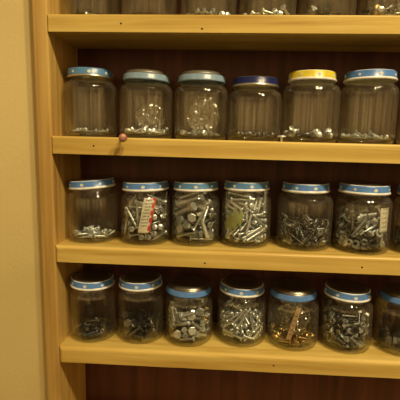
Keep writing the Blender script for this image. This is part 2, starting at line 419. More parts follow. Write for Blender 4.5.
for (i, n, X, Y, R, rl, zl) in JARS:
    z = -i * PITCH + DZ[i] + SL[i] * X + TH[i] + .05
    st, lab = INFO[(i, n)]
    t = thing('glass_jar', lab, 'jar', (X, Y, z), 'hardware jars on the ' + ROWN[i])
    t.rotation_euler = (0, -math.atan(SL[i]), 0)
    JM[(i, n)] = Matrix.Translation(Vector((X, Y, z))) @ Euler((0, -math.atan(SL[i]), 0)).to_matrix().to_4x4()
    obj('jar_body', jar_body_bm(R, rl, zl, BULGE.get((i, n), 0)), [M_glass, M_base], t)
    lb = lid_bm(rl, zl, st not in 'PG')
    a, b2 = TILT.get((i, n), (0, 0))
    L = obj('lid', lb, LID[st], t)
    L['label'] = {'T': 'blue lid', 'G': 'pale blue lid', 'N': 'navy blue lid', 'Y': 'yellow lid with white rim', 'P': 'plain blue lid', 'D': 'blue lid with white rim', 'B': 'blue lid', 'W': 'blue lid with white rim'}[st]
    Rm = Matrix.Translation((0, 0, zl * MM)) @ Euler((math.radians(a), math.radians(b2), 0)).to_matrix().to_4x4() @ Matrix.Translation((0, 0, -zl * MM))
    L.matrix_local = Rm
    if st in 'YWDBT':
        ph = -PI / 2 + {(1,4): .12, (1,5): .1, (2,0): -.1, (2,1): .12, (2,2): .1, (2,3): .2, (2,4): .25, (2,5): .15, (3,0): .0, (3,1): .05, (3,3): -.05, (3,5): .1}.get((i, n), .3)
        mk = obj('lid_marks', marks_bm(rl, zl, 8, ph, None), M_mark, L)
        mk['label'] = 'small white marks printed round the lid band'

# ------------------------------------------------------------------ hardware in the jars (resting poses: kind, x, y, z in tenths of a millimetre, three angles in degrees)
PILES = {
 '00': 'p31,-139,58,-78,45,85;p-31,-25,57,-101,136,-14;p46,158,59,-79,-43,-134;p-75,44,57,-102,-135,-33;p-191,-2,59,81,14,-172;p70,-21,57,63,72,-76;p55,79,57,-62,73,119;p79,37,57,82,15,-72',
 '01': 'p154,-31,59,80,15,128;p13,134,58,80,15,-133;p-6,-6,56,81,-15,48',
 '02': 'w-9,35,53,116,-107,18;w97,-41,55,103,135,-21;w-208,28,56,78,-50,9;w52,74,54,-79,45,-138;w27,-174,57,-77,16,135;w91,-151,57,73,43,-37;w-151,-142,56,-62,74,62;w142,-75,55,102,-137,-5;w-8,210,57,-80,38,-88;w-74,122,55,-65,74,-89;w143,156,58,73,-49,61;w-44,-155,58,134,110,0;w-99,31,54,59,-74,-126;w-54,-65,54,80,-44,87;w-153,-38,56,-80,24,10;w98,129,57,78,16,-111;w-61,42,54,80,-44,34;w183,19,56,-62,-75,8;w-83,165,56,-83,16,-93;w169,-28,62,106,119,42',
 '03': 'w-23,37,53,-82,-16,114;w43,5,53,64,72,-39;w139,159,57,83,13,-125;p177,-74,59,-81,-16,-40;p-194,40,59,-77,45,5;w26,-172,55,83,14,-119;p-6,208,60,-81,16,98;p149,108,59,60,72,31;w-81,-174,57,74,-45,-90;w104,21,54,-79,45,-143;p-92,153,59,79,44,70;p169,36,59,-56,73,-87;p-137,78,59,-81,16,1;p-161,-65,59,132,-103,-32;p41,159,76,23,58,-171;w54,112,55,82,16,-105;p-11,-215,65,67,-45,-70;w107,-98,55,-81,-10,-177;w-22,79,54,-82,14,99;p-61,-98,58,58,72,-91;p65,-125,72,50,-45,25;p-212,-59,71,-30,-68,-40;p-75,-50,57,-80,15,99;w185,-123,86,-61,24,154',
 '04': 'u143,-100,53,-1,0,67;u-77,162,53,-179,-1,75;u98,-48,51,-1,179,-63;u-33,-5,50,-1,0,-92;c-59,-175,87,3,168,-75;u-104,15,51,1,-179,-62;u-63,91,68,-90,-29,-79;u86,-168,69,-53,91,119;u138,69,69,-89,30,-34;u-138,127,69,120,91,-42;u-85,-57,51,179,0,-65;c-164,-98,94,133,-25,-39;c16,104,85,10,178,-51;u34,14,50,-179,0,-34;u-172,8,69,91,29,141',
 '05': 'w-164,20,56,-79,45,-42;w163,148,77,82,15,-132;w-177,116,61,-82,-21,-44;w115,74,55,82,-8,-147;w190,-34,57,-73,53,-2;w-8,188,57,53,71,69;w-200,-81,69,41,-73,-116;u-69,-51,51,-1,1,-9;u-87,204,72,14,51,-55;w-6,-198,57,-81,15,-87;w-97,-97,55,82,-16,-123;w189,119,106,28,-64,-79;u-7,-234,97,-96,-155,2;u-153,-150,75,35,-121,-48;w135,127,56,82,14,39;w-24,130,55,-78,52,138;u-91,-159,53,-1,1,4;w-95,134,125,59,-50,-142;u33,-157,69,89,-30,8;u-21,228,84,-114,59,-5;w-70,185,108,-34,5,-33;w132,-167,88,-40,47,168;w-119,-122,96,90,-18,-1;u147,-97,69,-89,-31,-82;w-77,-141,89,-109,117,-18;w46,162,111,-13,28,158;w-76,31,54,-60,-73,102;u-109,122,69,89,30,-150;u191,18,108,169,-25,49;u106,-145,75,-75,-10,-145;w146,44,82,-28,61,79;w20,135,78,58,23,-160;u195,-95,76,-109,29,55;u-225,38,84,48,-109,-48;w-36,-199,110,64,-48,130;w46,-60,54,61,-72,76;u-39,120,97,-16,4,-10;w14,23,53,-81,-13,-69;w-137,-50,119,-73,13,-177;w-16,-57,68,91,15,6;w158,-47,91,-72,-24,-89;u-172,63,71,-1,-76,-39;u-64,-21,89,41,-5,-166;u129,0,69,8,94,40;w49,94,91,-20,-45,-101;w-57,-166,115,32,-32,-34;w19,-51,84,66,70,-4;u83,-16,69,126,21,113;w58,-45,91,21,44,-32;w122,25,127,-72,-40,-60;w-12,-65,107,71,-44,17;u37,18,95,-15,-167,-84;w-26,58,76,35,55,-106;w29,65,120,-63,-45,72;w-41,-69,136,-79,-31,-27;w12,110,136,57,-86,-88;w143,-24,124,60,11,113;w-218,-50,123,-103,-9,-154;u148,-91,120,-7,-2,78;w-136,93,112,-24,-96,-5',
 '10': 'p26,163,59,-59,-72,-90;p-129,79,58,-59,72,132;p-9,-152,58,104,-136,6;p13,18,56,81,12,77;p-97,-139,59,61,74,80;n-20,104,50,86,-37,68;p-155,-75,59,-82,-16,-117;p155,-56,59,-80,14,-78;p-100,31,58,-80,14,119;n157,86,52,79,71,7;p-69,-52,57,-81,-14,61',
 '11': 'w-73,141,55,81,44,47;w78,-80,56,72,-44,49;w-49,15,53,81,14,-139;p-27,-101,58,57,-72,-2;w44,-97,54,102,136,30;p-51,192,62,-77,24,83;w17,-152,57,77,15,1;w-72,-175,57,55,71,-131;w137,49,123,1,-180,-72;w134,-175,62,82,13,-62;p135,121,59,-79,-45,76;w47,-11,63,46,63,-104;w-149,62,55,64,72,132;p-213,-34,62,-79,9,13;w208,3,56,115,-108,-32;w-121,-104,57,76,14,-82;w-175,111,56,80,-44,-17;w56,97,54,-101,135,27;w50,197,57,-77,-45,-113;w-23,-174,86,-68,41,-20;w183,52,68,22,65,101;w-127,-44,57,52,-71,108;w-90,-12,64,69,-22,-100;w56,49,75,69,-112,-48;w28,82,83,-32,47,-13;w141,-71,56,-119,-108,36',
 '12': 'w51,16,53,78,43,57;w17,-109,54,78,-44,41;w-163,1,55,63,-72,8;w-107,115,55,-78,-45,100;w-3,130,55,79,43,111;w32,-61,54,-80,45,46;w160,125,56,-62,-74,19;w-67,-102,55,-116,-106,32;w155,22,55,-100,135,27',
 '13': 'p166,-116,59,-102,-137,-21;p-111,47,58,81,16,-26;p42,135,58,-58,74,-84;p-125,150,59,-78,45,-52;p-9,19,57,-78,45,-55;p162,-24,59,80,15,79;p-40,-110,58,-98,166,1;p142,26,58,80,15,91;p28,-166,59,145,-102,-13;p47,-41,57,81,13,-54;p67,-138,59,80,-14,61;p-37,61,57,77,-45,138;p133,78,58,80,15,101;p-37,-199,59,-78,45,85;p-9,194,59,81,14,91;p-178,-19,59,60,74,9',
 '14': 'w-82,144,58,-76,15,18;u159,-147,58,170,3,63;w-74,-220,72,78,40,-124;w-185,113,57,-112,-112,-16;w66,-150,57,72,-44,12;w59,218,79,41,-58,118;w158,-69,73,63,23,-33;w-112,-34,54,83,15,97;u-192,-107,60,8,-12,162;w-214,-2,65,71,-9,-168;w191,116,60,79,52,13;u126,174,57,178,-9,69;w-94,-166,56,82,16,68;w26,-157,57,72,-47,-3;w133,121,78,48,44,60;u7,-71,51,1,-179,49;w93,62,54,81,-15,103;w19,193,57,-54,70,101;w79,13,54,81,15,70;w-133,66,55,61,74,-51;w-102,102,81,52,-28,-117;w65,-23,54,-65,-74,49;w-223,-64,93,-55,20,-145;w-155,70,92,-36,-39,-118;w218,-39,59,-48,-78,123;w-173,-75,89,9,-82,96;w60,-71,91,130,104,26;w72,112,77,8,-60,116;w9,161,85,159,75,32;w103,-138,56,-112,-107,20;w-81,-129,57,74,-43,96;w-54,-89,77,64,-107,-69;w186,-16,82,-37,49,-132;w-13,49,53,-121,-106,-17;w-116,-5,83,-56,-12,154;u58,25,87,145,9,20;w-119,36,98,-74,123,-58',
 '15': 'w2,-161,56,126,107,-22;w-154,17,57,77,9,-119;w144,-39,55,77,45,114;w-18,181,57,79,24,107;w144,33,55,83,15,-88;p170,-109,59,-118,-108,2;p67,120,58,-82,16,-154;p-187,-35,63,64,-57,-101;p-47,-78,57,77,45,21;w40,-85,55,-57,-73,-71;w-101,-107,57,79,-16,-170;p128,158,59,78,45,-132;w-39,215,67,-83,-69,105;w-137,-151,56,60,-74,-111;p152,98,59,81,14,58;p-77,107,58,-78,43,141;p-150,114,59,58,74,-66;p24,106,58,80,-14,-153;p61,-200,60,-80,10,107;w15,42,53,81,16,-142;w-86,-158,78,52,-39,-51;w-46,-14,53,64,-73,79;w-8,11,53,-67,67,78;w66,-155,75,-53,44,112',
 '16': 'p-144,-79,59,63,-73,122;p-2,-76,57,82,-14,145;p37,157,59,-80,15,-39;p146,60,59,82,15,-70;p108,-36,58,78,43,-38;p-41,64,57,81,14,103;p-65,-11,57,82,-14,62;p101,97,58,82,16,-86',
 '20': 'n195,-38,55,-78,-62,-22;w-199,33,56,79,-43,6;p10,129,58,-103,135,16;w-28,-200,56,-79,-45,-99;p144,36,58,80,-14,154;n-164,35,51,86,-34,11;w-37,85,54,81,-14,-109;p81,113,58,61,72,21;n-8,-65,49,104,-108,-5;p49,28,57,77,44,80;w114,-85,63,-6,71,-34;n-46,-42,50,-101,109,4;w97,-34,54,81,-45,-93;w-89,-24,55,-81,24,29;p41,-111,73,-58,29,-161;p123,-168,63,84,44,-74;w-80,-122,70,88,-52,-55;p-55,192,62,-72,-43,-68;w-2,4,89,99,111,-37;p-124,155,80,102,-9,-72;p-131,-99,59,-57,-72,69;p-18,49,87,-18,-66,33',
 '21': 'W46,-101,59,81,15,-23;W-23,-128,95,-97,-17,111;W99,-79,60,76,-55,1;W-115,-72,117,-69,20,-173;W165,-81,64,-77,67,-8;W130,-56,90,28,-77,61;W118,-61,137,-45,57,-131;W145,-3,137,71,18,16;W-165,-72,163,69,2,-175;W-199,-111,195,-17,14,-97;W194,-19,123,-120,114,-26;W-223,-26,181,-14,14,39;W50,0,96,50,49,-58;W73,-61,139,85,18,-5;W-81,-82,155,-98,19,-150;W-100,-52,203,59,-49,-59;W-30,-127,206,84,26,-73;W-93,-74,244,41,-45,-51;W57,-149,200,-121,-112,-20;W108,-60,266,73,-36,22;W-31,-7,194,-51,174,32;W135,7,243,-37,60,-93;W-41,-72,263,-97,14,-149;W56,-220,184,-8,4,-27;W-118,-190,296,32,174,62;W-81,-73,291,112,-71,1;W35,-62,251,82,19,-164;W62,-78,320,-60,57,-100;W33,-112,313,-46,49,-105;W0,100,425,174,-73,1;W93,-46,333,-76,-3,-116;W15,-109,354,99,-17,-53;W-3,-157,393,-81,-53,93;W56,-30,366,57,108,-96;W-160,-28,357,115,64,52;W66,18,391,104,58,-64;W231,4,432,-170,2,23;W191,-28,354,-25,-1,85;W126,131,458,79,127,24;W-206,-11,392,48,35,147;W79,-113,406,-83,-55,79;W-40,-228,335,6,-1,-149;W-30,144,441,79,28,-102;W1,-231,244,9,0,123;W50,-160,427,-68,35,97;W81,52,444,77,135,-4;W145,-137,501,-138,-59,8;W27,14,443,43,-45,-156;W-104,-44,375,-36,-4,100;W-125,-151,458,-164,51,-28;W62,1,485,89,29,-71;W-80,-30,428,51,-41,-150;W48,-98,456,-80,43,-137',
 '22': 'B-53,-50,73,-82,-59,67;B48,68,78,72,67,91;B-41,150,131,107,-36,92;W85,-141,59,53,81,-104;B-117,44,137,56,-5,-43;B164,30,151,119,-6,-1;W-35,-135,115,-81,-32,-125;W-66,-169,116,114,39,-105;W145,-47,179,-116,10,127;B-80,-38,153,81,2,-35;B-140,88,246,-46,49,-169;B-3,-96,163,-8,63,-139;B-62,-59,229,60,54,-78;B-6,92,205,-87,125,-40;W128,-6,235,19,-97,91;W66,-204,297,152,3,-80;B100,-145,217,7,19,-178;W-1,-64,270,-97,-111,13;B-47,-79,308,90,-34,11;B-106,-129,372,-58,38,-102;B59,60,278,75,171,3;W165,-74,278,-83,19,-15;B157,21,351,-48,-108,-26;W84,-51,319,41,-86,98;B-169,23,376,58,12,-9;B97,92,434,94,78,53;B30,51,395,95,93,35;W128,-141,362,1,-38,-113;B-167,61,442,-23,-44,110;B2,-99,447,69,-22,-118;B6,93,472,86,-3,-135;B-37,-157,495,68,25,74;W124,-16,508,-102,98,-1;B59,-64,487,75,-4,-139;B-27,-96,551,-59,52,-59',
 '23': 'w32,-163,58,61,65,49;P-97,72,61,-85,-32,-10;P-154,-42,63,-96,152,21;P69,-59,60,-87,-44,65;P-48,84,59,-86,16,-14;P-77,172,122,-81,-47,-75;P28,-119,59,74,-79,-85;P-82,-118,115,64,146,28;P107,22,62,84,6,65;P123,130,68,87,11,-132;P-192,16,127,117,-27,-14;P114,106,112,99,46,-109;P76,-12,73,80,-32,-113;P96,-58,104,91,7,80;P69,-97,90,85,28,68;P-148,-107,120,10,-112,115;P84,55,109,69,73,51;P-48,-86,112,92,21,-133;P-63,-80,166,-103,-4,-96;P-55,117,128,-124,63,73;P27,-153,159,-101,4,116;P101,-164,130,25,-65,-171;P-12,-7,136,-96,7,60;P138,-67,153,76,9,133;P99,170,145,7,54,161;P63,106,154,68,50,92;w-4,-139,191,-32,50,-68;P-13,-67,201,93,20,-128;P-27,114,181,-28,76,-82;P64,-185,161,-45,49,-30;P-69,86,167,-87,1,51;P149,-131,270,125,-4,140;P-55,-132,201,-8,50,27;w-25,6,218,-13,-35,-43;P110,-94,218,-26,-58,107;P-16,190,250,14,-107,-7;P96,-27,223,-58,-162,-20;P-193,-102,197,-12,10,51;P11,-146,265,41,27,101;P60,-23,186,49,6,-90;w-182,-23,187,-47,135,-5;P-145,-14,219,-89,-24,28;P-52,-70,299,90,2,-154;P-86,138,260,34,137,-72;P159,42,189,45,40,-44;P-100,-182,217,-35,-21,-140;P132,134,229,84,143,39;P1,133,216,14,58,-43;P-124,15,253,78,116,22;P-146,-69,253,-6,75,-51;P124,5,275,56,-10,51;P98,-60,297,74,50,-116;P-72,126,322,16,56,6;P131,60,256,86,20,48;P-10,28,318,-40,-35,12;P-155,-2,302,-95,-132,7;P50,-158,341,79,-64,109;P80,132,286,80,3,-116;P-17,107,271,38,28,28;P108,111,325,-101,24,-121;w-86,-113,327,-34,-60,-113;P-45,-18,358,-53,-70,-108;P91,174,307,-51,-32,44;P-167,71,358,100,-36,-22;P-45,-139,360,-72,-5,-79;P-105,-43,396,66,81,-116;P88,109,375,18,-113,97;P156,145,361,-13,-24,-9;P-116,-155,391,-60,35,68;P83,77,413,68,55,98;P136,28,419,52,167,-40;w2,-224,347,8,-1,-172;P145,-60,378,63,55,-47;P208,67,469,-1,-167,-50;P31,-216,274,-11,-8,-101;w-110,-116,358,9,-113,-2;P-36,-5,410,-129,53,44;P94,-54,418,81,36,100;P57,138,443,-28,-42,-160;w-134,-75,363,86,2,-80;P130,22,472,6,-77,131;P-134,9,428,-68,125,49;w-197,-12,452,13,16,-42;w-45,30,434,-59,45,-72;P-83,-129,468,91,40,43;P-77,61,452,-73,163,-16;P38,-82,451,-87,31,61;P-218,29,442,-3,8,-88;P-34,201,396,30,-142,-29;P9,126,462,-58,-7,-37;P-46,96,488,-85,144,-12;P194,-103,487,-3,178,67;P113,-48,481,81,7,-151;P106,-129,496,3,48,76;P12,-45,505,112,-71,-21;P-49,-182,516,92,48,-107;w28,-151,441,53,-72,54;w-156,89,453,-78,175,-10;P-35,-114,454,-23,35,62;P-133,-140,455,120,35,69;P43,33,561,-14,-62,96;w59,-141,494,-96,-126,0;P62,-33,547,78,-32,-25;P-112,97,464,93,7,161;P-83,-169,564,81,47,-126;P-47,76,554,26,-44,-102;P-80,170,517,114,-60,-83;w-145,54,502,-61,-18,-102;w135,-178,451,-4,-21,-108;P-89,116,531,-83,-18,-68;P108,110,568,111,93,45;P-110,22,569,-96,-53,64;P-135,137,587,66,-17,-34;P-87,-78,543,-111,-48,54;P219,19,458,-9,4,-171',
 '24': 'k118,-83,65,78,15,61;k124,78,62,79,13,132;k-95,-43,62,84,12,10;u-157,8,52,0,1,2;k-121,138,64,2,-96,-111;u-183,123,65,-155,1,-11;k-142,-102,63,106,-34,-5;k76,-118,63,81,-16,-124;k239,-20,90,-65,-161,-12;u-45,-191,67,-28,-23,51;k177,102,110,-102,-66,42;u-205,-79,60,-8,14,11;u15,-194,53,0,-179,72;u-44,96,51,0,1,-96;u179,-142,71,41,-153,40;k-227,52,73,-74,-26,-7;u157,29,52,1,1,-116;k181,-76,144,126,-6,-72;k-11,26,61,-89,-26,-112;u84,-209,75,-38,161,45;u8,145,52,0,179,84;u-170,-144,72,-59,30,135;k13,226,78,48,-70,125;k59,-62,143,96,22,-44;u24,75,51,1,0,-9;k-115,-209,119,16,-59,-48;u225,102,100,-71,-75,96;k-160,178,143,-2,-23,46;k-161,124,179,76,26,-78;k190,-9,172,33,-46,106;u-147,-178,103,-18,50,-87;u-65,196,102,-6,-87,174;u-49,179,53,-179,1,-36;k25,160,97,71,-55,115;k-209,-69,105,77,-4,32;k132,-4,92,95,-13,-142;u75,201,67,-23,23,105;u14,-229,86,-18,176,-21;u-248,-15,143,-93,-13,94;u-57,-53,113,-25,7,104;u70,123,76,-32,5,89;k51,168,191,62,50,-143;u-225,56,122,21,8,-74;u97,74,123,139,-51,69;u-74,111,101,-50,-109,-19;u120,133,115,80,41,102;k114,-153,139,-67,-28,-27;u-35,126,154,-143,49,-69;u129,-213,197,-90,-46,31;k-31,-112,136,87,-99,-36;k-39,75,96,98,-25,-89;u-197,-8,126,162,24,54;u14,116,101,-95,152,-3;k-137,32,177,-113,-153,-1;u-91,-59,150,12,-17,-155;k55,0,158,67,4,100;k-62,38,159,77,-4,-51;u132,-42,163,3,-139,-35;k73,-125,187,122,12,-59;k26,77,191,76,-31,86;k179,63,168,37,-19,106;k-206,-10,268,100,-124,10;k-65,-208,203,-18,-31,-29;u136,173,184,29,56,-121;u-204,-141,113,93,116,-53;k4,-158,203,19,16,66;k187,-64,240,75,-122,24;u-95,71,147,-124,29,27;k-52,184,240,-36,-40,4;k-219,-10,199,44,-125,60;k110,212,250,-59,35,-100;k-117,-75,220,92,-155,-4;u230,14,147,-36,158,-5;k119,-11,217,105,-70,-40;u-123,-141,156,-168,4,-27;u-168,-101,169,-13,84,-19;u-28,-212,115,-2,161,28;k-76,137,200,86,-137,9;k-44,-13,223,-52,8,79;k71,77,261,-36,-110,85;k-11,-97,236,13,-37,27;u4,80,231,-22,-18,83;u-170,18,226,-9,147,89;k-101,-216,287,135,-70,21;u-128,-169,258,19,-155,-59;k51,-234,174,-1,-40,-156;u-25,230,153,48,-41,-3;k-71,139,260,-71,-55,65;k93,-178,221,85,-103,-72;u-56,-56,225,81,35,-36;k75,20,225,-25,-106,66;u3,-210,176,105,-43,22;k-14,45,266,-85,-83,-20;k-114,-108,275,-77,-2,50',
 '25': 'b47,-160,67,78,34,58;u-18,-190,54,-3,1,-1;u-9,-20,50,0,-179,47;u207,10,58,10,3,-102;a-151,35,42,-1,-180,68;b-98,-104,64,-83,-39,-50;u154,56,52,179,-1,65;u-70,122,52,-1,0,-160;b150,-39,66,55,-71,107;u151,161,92,110,-51,40;b-11,150,82,-51,-52,35;W-94,-25,59,-80,40,139;u-83,-173,54,0,-3,-121;u19,-217,79,20,36,-15;b-122,155,63,100,126,-40;u180,-112,75,56,67,-47;u-82,53,58,14,-3,124;a-139,-10,79,-120,-40,58;u91,157,103,-12,180,40;b45,-178,126,-34,50,-56;u157,69,101,-24,89,21;u201,118,82,-107,-34,-50;u-51,232,98,-105,-67,25;b156,-167,150,-4,6,45;u-161,-170,106,76,39,-53;b-211,21,71,-85,-5,178;b219,59,135,-2,2,166;a133,-114,83,59,67,50;b146,140,147,-64,-17,30;W-90,-144,107,5,-76,-58;b131,-114,164,123,-19,124;b-217,-9,131,-86,-163,-6;b-110,81,108,-109,31,121;W-27,-135,120,57,1,-58;u213,-107,137,-89,-4,63;u167,-140,89,-72,-46,151;u-161,117,117,-172,3,67;u111,201,78,-23,-63,86;a-6,78,77,122,-22,20;u-3,-80,69,5,-99,-54;b-72,40,116,12,69,-109;u184,3,147,12,-17,-42;u-200,-130,142,69,82,103;a-10,8,110,61,42,8;b15,181,178,65,-6,124;u68,-59,69,5,-105,67;u47,215,106,39,-2,133;u183,-106,202,68,127,-16;u114,-106,70,-103,-29,85;b75,94,130,-95,122,44;W30,-146,163,-37,55,175;b-118,191,134,-8,52,14;u120,-36,106,-12,149,20;b146,51,178,69,14,23;a-106,-189,93,-51,-37,106;W67,-190,285,-29,-66,-121;W-115,-145,234,-8,113,133;u-238,6,191,89,-35,90;b-42,-103,160,-29,-50,54;u59,-116,105,-6,23,-1;W-194,-32,228,-112,-25,9;u47,-20,93,74,-134,-13;u-141,192,201,90,-15,36;u-32,-230,126,-48,-66,-54;u76,20,109,167,-11,66;u94,-74,205,63,-106,79;b-57,-55,144,-123,-46,-41;a119,-73,162,-116,-25,-128;u128,-13,169,74,-22,116;u71,135,174,27,57,71;u77,-61,138,89,-15,-127;b-143,-4,199,-14,-124,-84;b30,57,148,56,-67,91;u55,-115,183,146,-4,-38;b-149,66,236,56,-10,-82;u-83,172,205,0,59,-103;a226,-31,197,-47,-38,-122;b188,-56,195,-15,-36,34;u-121,-49,192,-32,138,-97;u-19,8,172,40,-21,34;u49,-10,167,-64,138,-17;b-4,-92,198,110,-19,140;u208,52,237,0,2,-158;u165,169,213,88,128,-50;b-229,0,357,20,-14,-159;b83,-185,237,119,-38,-76;a190,-111,252,147,31,-72;u-220,-35,258,136,1,75;W-127,-55,272,18,-40,-21;W103,-45,304,-72,21,-102;u-84,10,193,-47,-35,-111;u-97,120,214,-177,6,-40;b96,-111,292,151,25,-34;u-156,37,285,-59,164,42;u224,-16,311,-94,49,43;u-207,70,385,-21,112,39;u234,-42,249,-99,-64,88;W-44,-66,251,72,-62,40;u182,-29,265,129,-50,-73;u-223,17,267,-62,57,19;u-128,7,243,11,23,115;W64,-30,335,-44,79,39;u-89,38,279,42,-37,139;a110,220,239,86,-2,153;u-232,53,320,-86,23,79;u137,6,305,-42,-30,90;W86,-99,353,83,-153,-11;b-26,103,291,25,66,-42;b-175,-24,390,-46,-151,-36;u37,40,277,39,-10,-52;W-77,-211,288,34,-10,97;u3,-51,252,-108,2,-44;u-93,201,255,-2,3,50;u-125,99,283,-50,177,-17;u115,191,360,-171,-22,-64;u-74,-28,283,18,1,157;u-22,-80,294,8,-163,47;u-85,-103,269,-110,15,-45;a-78,161,309,48,-8,-170;u-13,223,321,170,19,-28;u-163,-16,297,-87,-173,1;a9,209,267,48,11,68;b-71,210,305,-45,39,149;b-99,-143,288,108,52,-103;a18,123,279,13,142,46;b-52,3,316,-45,-60,148;u-176,-161,207,-89,19,134;W8,74,381,50,-42,133;W-104,-53,331,-80,15,-166;b-49,105,343,66,28,109;b-131,-52,372,-16,-74,-100;u10,-137,308,18,-2,168;b203,51,387,-1,30,149;b23,-113,386,-101,-7,85;a-4,-125,329,-16,8,7;W-51,156,396,-106,-10,138;W-65,-55,396,-82,16,-49;W113,166,408,108,9,-114;u53,212,334,-21,13,105;b-146,-179,315,8,-1,-161;W-91,181,390,18,66,-126;a116,-216,222,-83,150,31;u17,-51,362,-99,-20,17;a-151,147,340,-106,-34,-14;u121,122,353,-106,-25,-29;u219,-18,364,6,-177,8;u13,10,317,28,-114,-99;W-27,87,412,66,-14,167',
 '26': 'u67,19,51,-179,-1,-37;u198,12,57,7,-7,-40;u-62,-25,51,1,-179,-23;u-51,-173,53,0,-1,-94;b90,-53,61,-79,59,-33;u74,-183,57,6,7,146;b-123,9,62,101,121,-5;u-173,55,53,-179,1,30;b132,-91,63,-83,10,-55;u142,60,52,0,1,-163;u204,81,74,56,8,-57;u-199,-14,58,10,4,39;u10,-202,58,-8,-8,-34;b-147,63,106,-56,145,5;u14,-145,69,-89,-150,11;u-52,44,51,-180,1,-37;b54,118,61,81,-59,-45;u-99,-117,52,-1,0,-54;u89,-177,106,-97,-37,-35;u149,127,57,174,-6,77;b47,200,75,-91,64,85;b173,48,99,82,-8,38;b121,-157,157,-18,16,-165;u139,-160,67,-10,146,-86;b-212,-16,105,25,-74,-118;u6,142,69,89,-29,-149;u-33,-105,51,179,-1,-51;b64,147,122,-7,84,30;u-54,-167,85,179,0,-3;u-60,113,52,1,1,-26;u-187,121,79,-120,-43,92;u-170,-104,58,-4,-11,-170;u-108,167,57,-7,-7,-174;u1,5,50,0,0,-37;u-102,18,100,164,-8,-85;b50,-76,111,30,65,-69;u-58,181,70,-128,-89,-48;u-42,49,83,0,-179,-22;u-107,-200,84,69,-131,-9;u6,-49,67,-43,165,7;u-63,116,101,90,-31,139;u184,-108,82,70,-14,30;b-23,46,135,51,-46,-149;u-195,86,139,118,33,19;u-158,-49,149,4,171,-26;u81,84,70,-123,-30,64;u-69,-44,83,-1,-179,60;u-108,178,91,-171,-3,64;b-183,-107,119,112,1,39;b-34,185,140,-72,-38,-75;b16,-191,119,71,9,-115;u-15,155,115,22,-146,89;b105,36,128,-73,-67,34;u-158,-44,115,9,-178,51;b-26,-78,118,-38,57,-3;u-45,-226,95,83,8,168;u149,154,92,14,-5,-122;u-85,58,124,-4,-16,-137;u-64,222,127,-85,-3,-161;b129,-77,148,-61,-37,77;u-162,161,131,102,3,-134;u-165,-141,152,8,14,-18;u-98,-145,129,-9,27,-23;b202,-5,166,53,-71,35;u184,104,121,15,-26,-130;b-115,-179,177,33,58,177;u-88,-49,116,1,-1,166;u75,-4,140,-44,-31,133;u114,-49,108,-10,-158,-49;u28,26,99,89,-30,131',
 '30': 'b100,108,64,82,-15,84;b-106,-83,62,-99,121,-16;w-45,139,55,78,-49,120;b126,-18,64,81,41,-11;b-156,-43,86,99,53,2;w84,9,54,62,-74,8;w35,78,68,63,-36,89;n-57,-56,50,105,-108,-23;w-113,84,56,-81,0,113;n92,170,87,-62,40,-100;b68,-172,66,-83,45,-60;w-13,-87,54,-99,-137,-17;b180,-26,65,-83,-16,-10;b-55,107,98,-78,64,-75;b-108,151,68,82,-2,126;b2,-148,63,-87,-1,-50;w-135,24,55,67,73,93;n-23,12,88,-85,-23,-92;n-30,-14,65,108,146,-1',
 '31': 'b-2,-62,60,86,0,180;b54,-71,61,85,1,165;b-59,107,62,-104,-119,35;b193,-80,136,5,-172,-54;b-142,43,62,-84,1,-4;B130,-40,103,-113,-73,4;b-195,-12,70,100,125,16;B104,85,154,-122,5,66;b-56,-41,83,101,0,-11;b-101,-5,79,70,-8,174;b-23,-174,64,-64,74,100;b20,200,87,79,31,75;B-160,-23,144,-21,-67,127;b-88,139,126,-103,-115,-31;B-2,-19,138,-74,10,22;b-17,-148,119,-117,126,14;b72,-40,138,-105,-56,9;b-175,122,215,7,178,12;b-24,-205,138,44,-31,119;b144,-96,163,-39,-24,10;b-11,206,180,-49,13,114;b47,145,185,-91,-66,-16;B-138,34,231,-72,-19,158;b8,-93,182,87,22,-38;b-89,-190,151,-33,-21,-133;b78,58,210,45,-109,58;b118,-168,201,65,-22,-52',
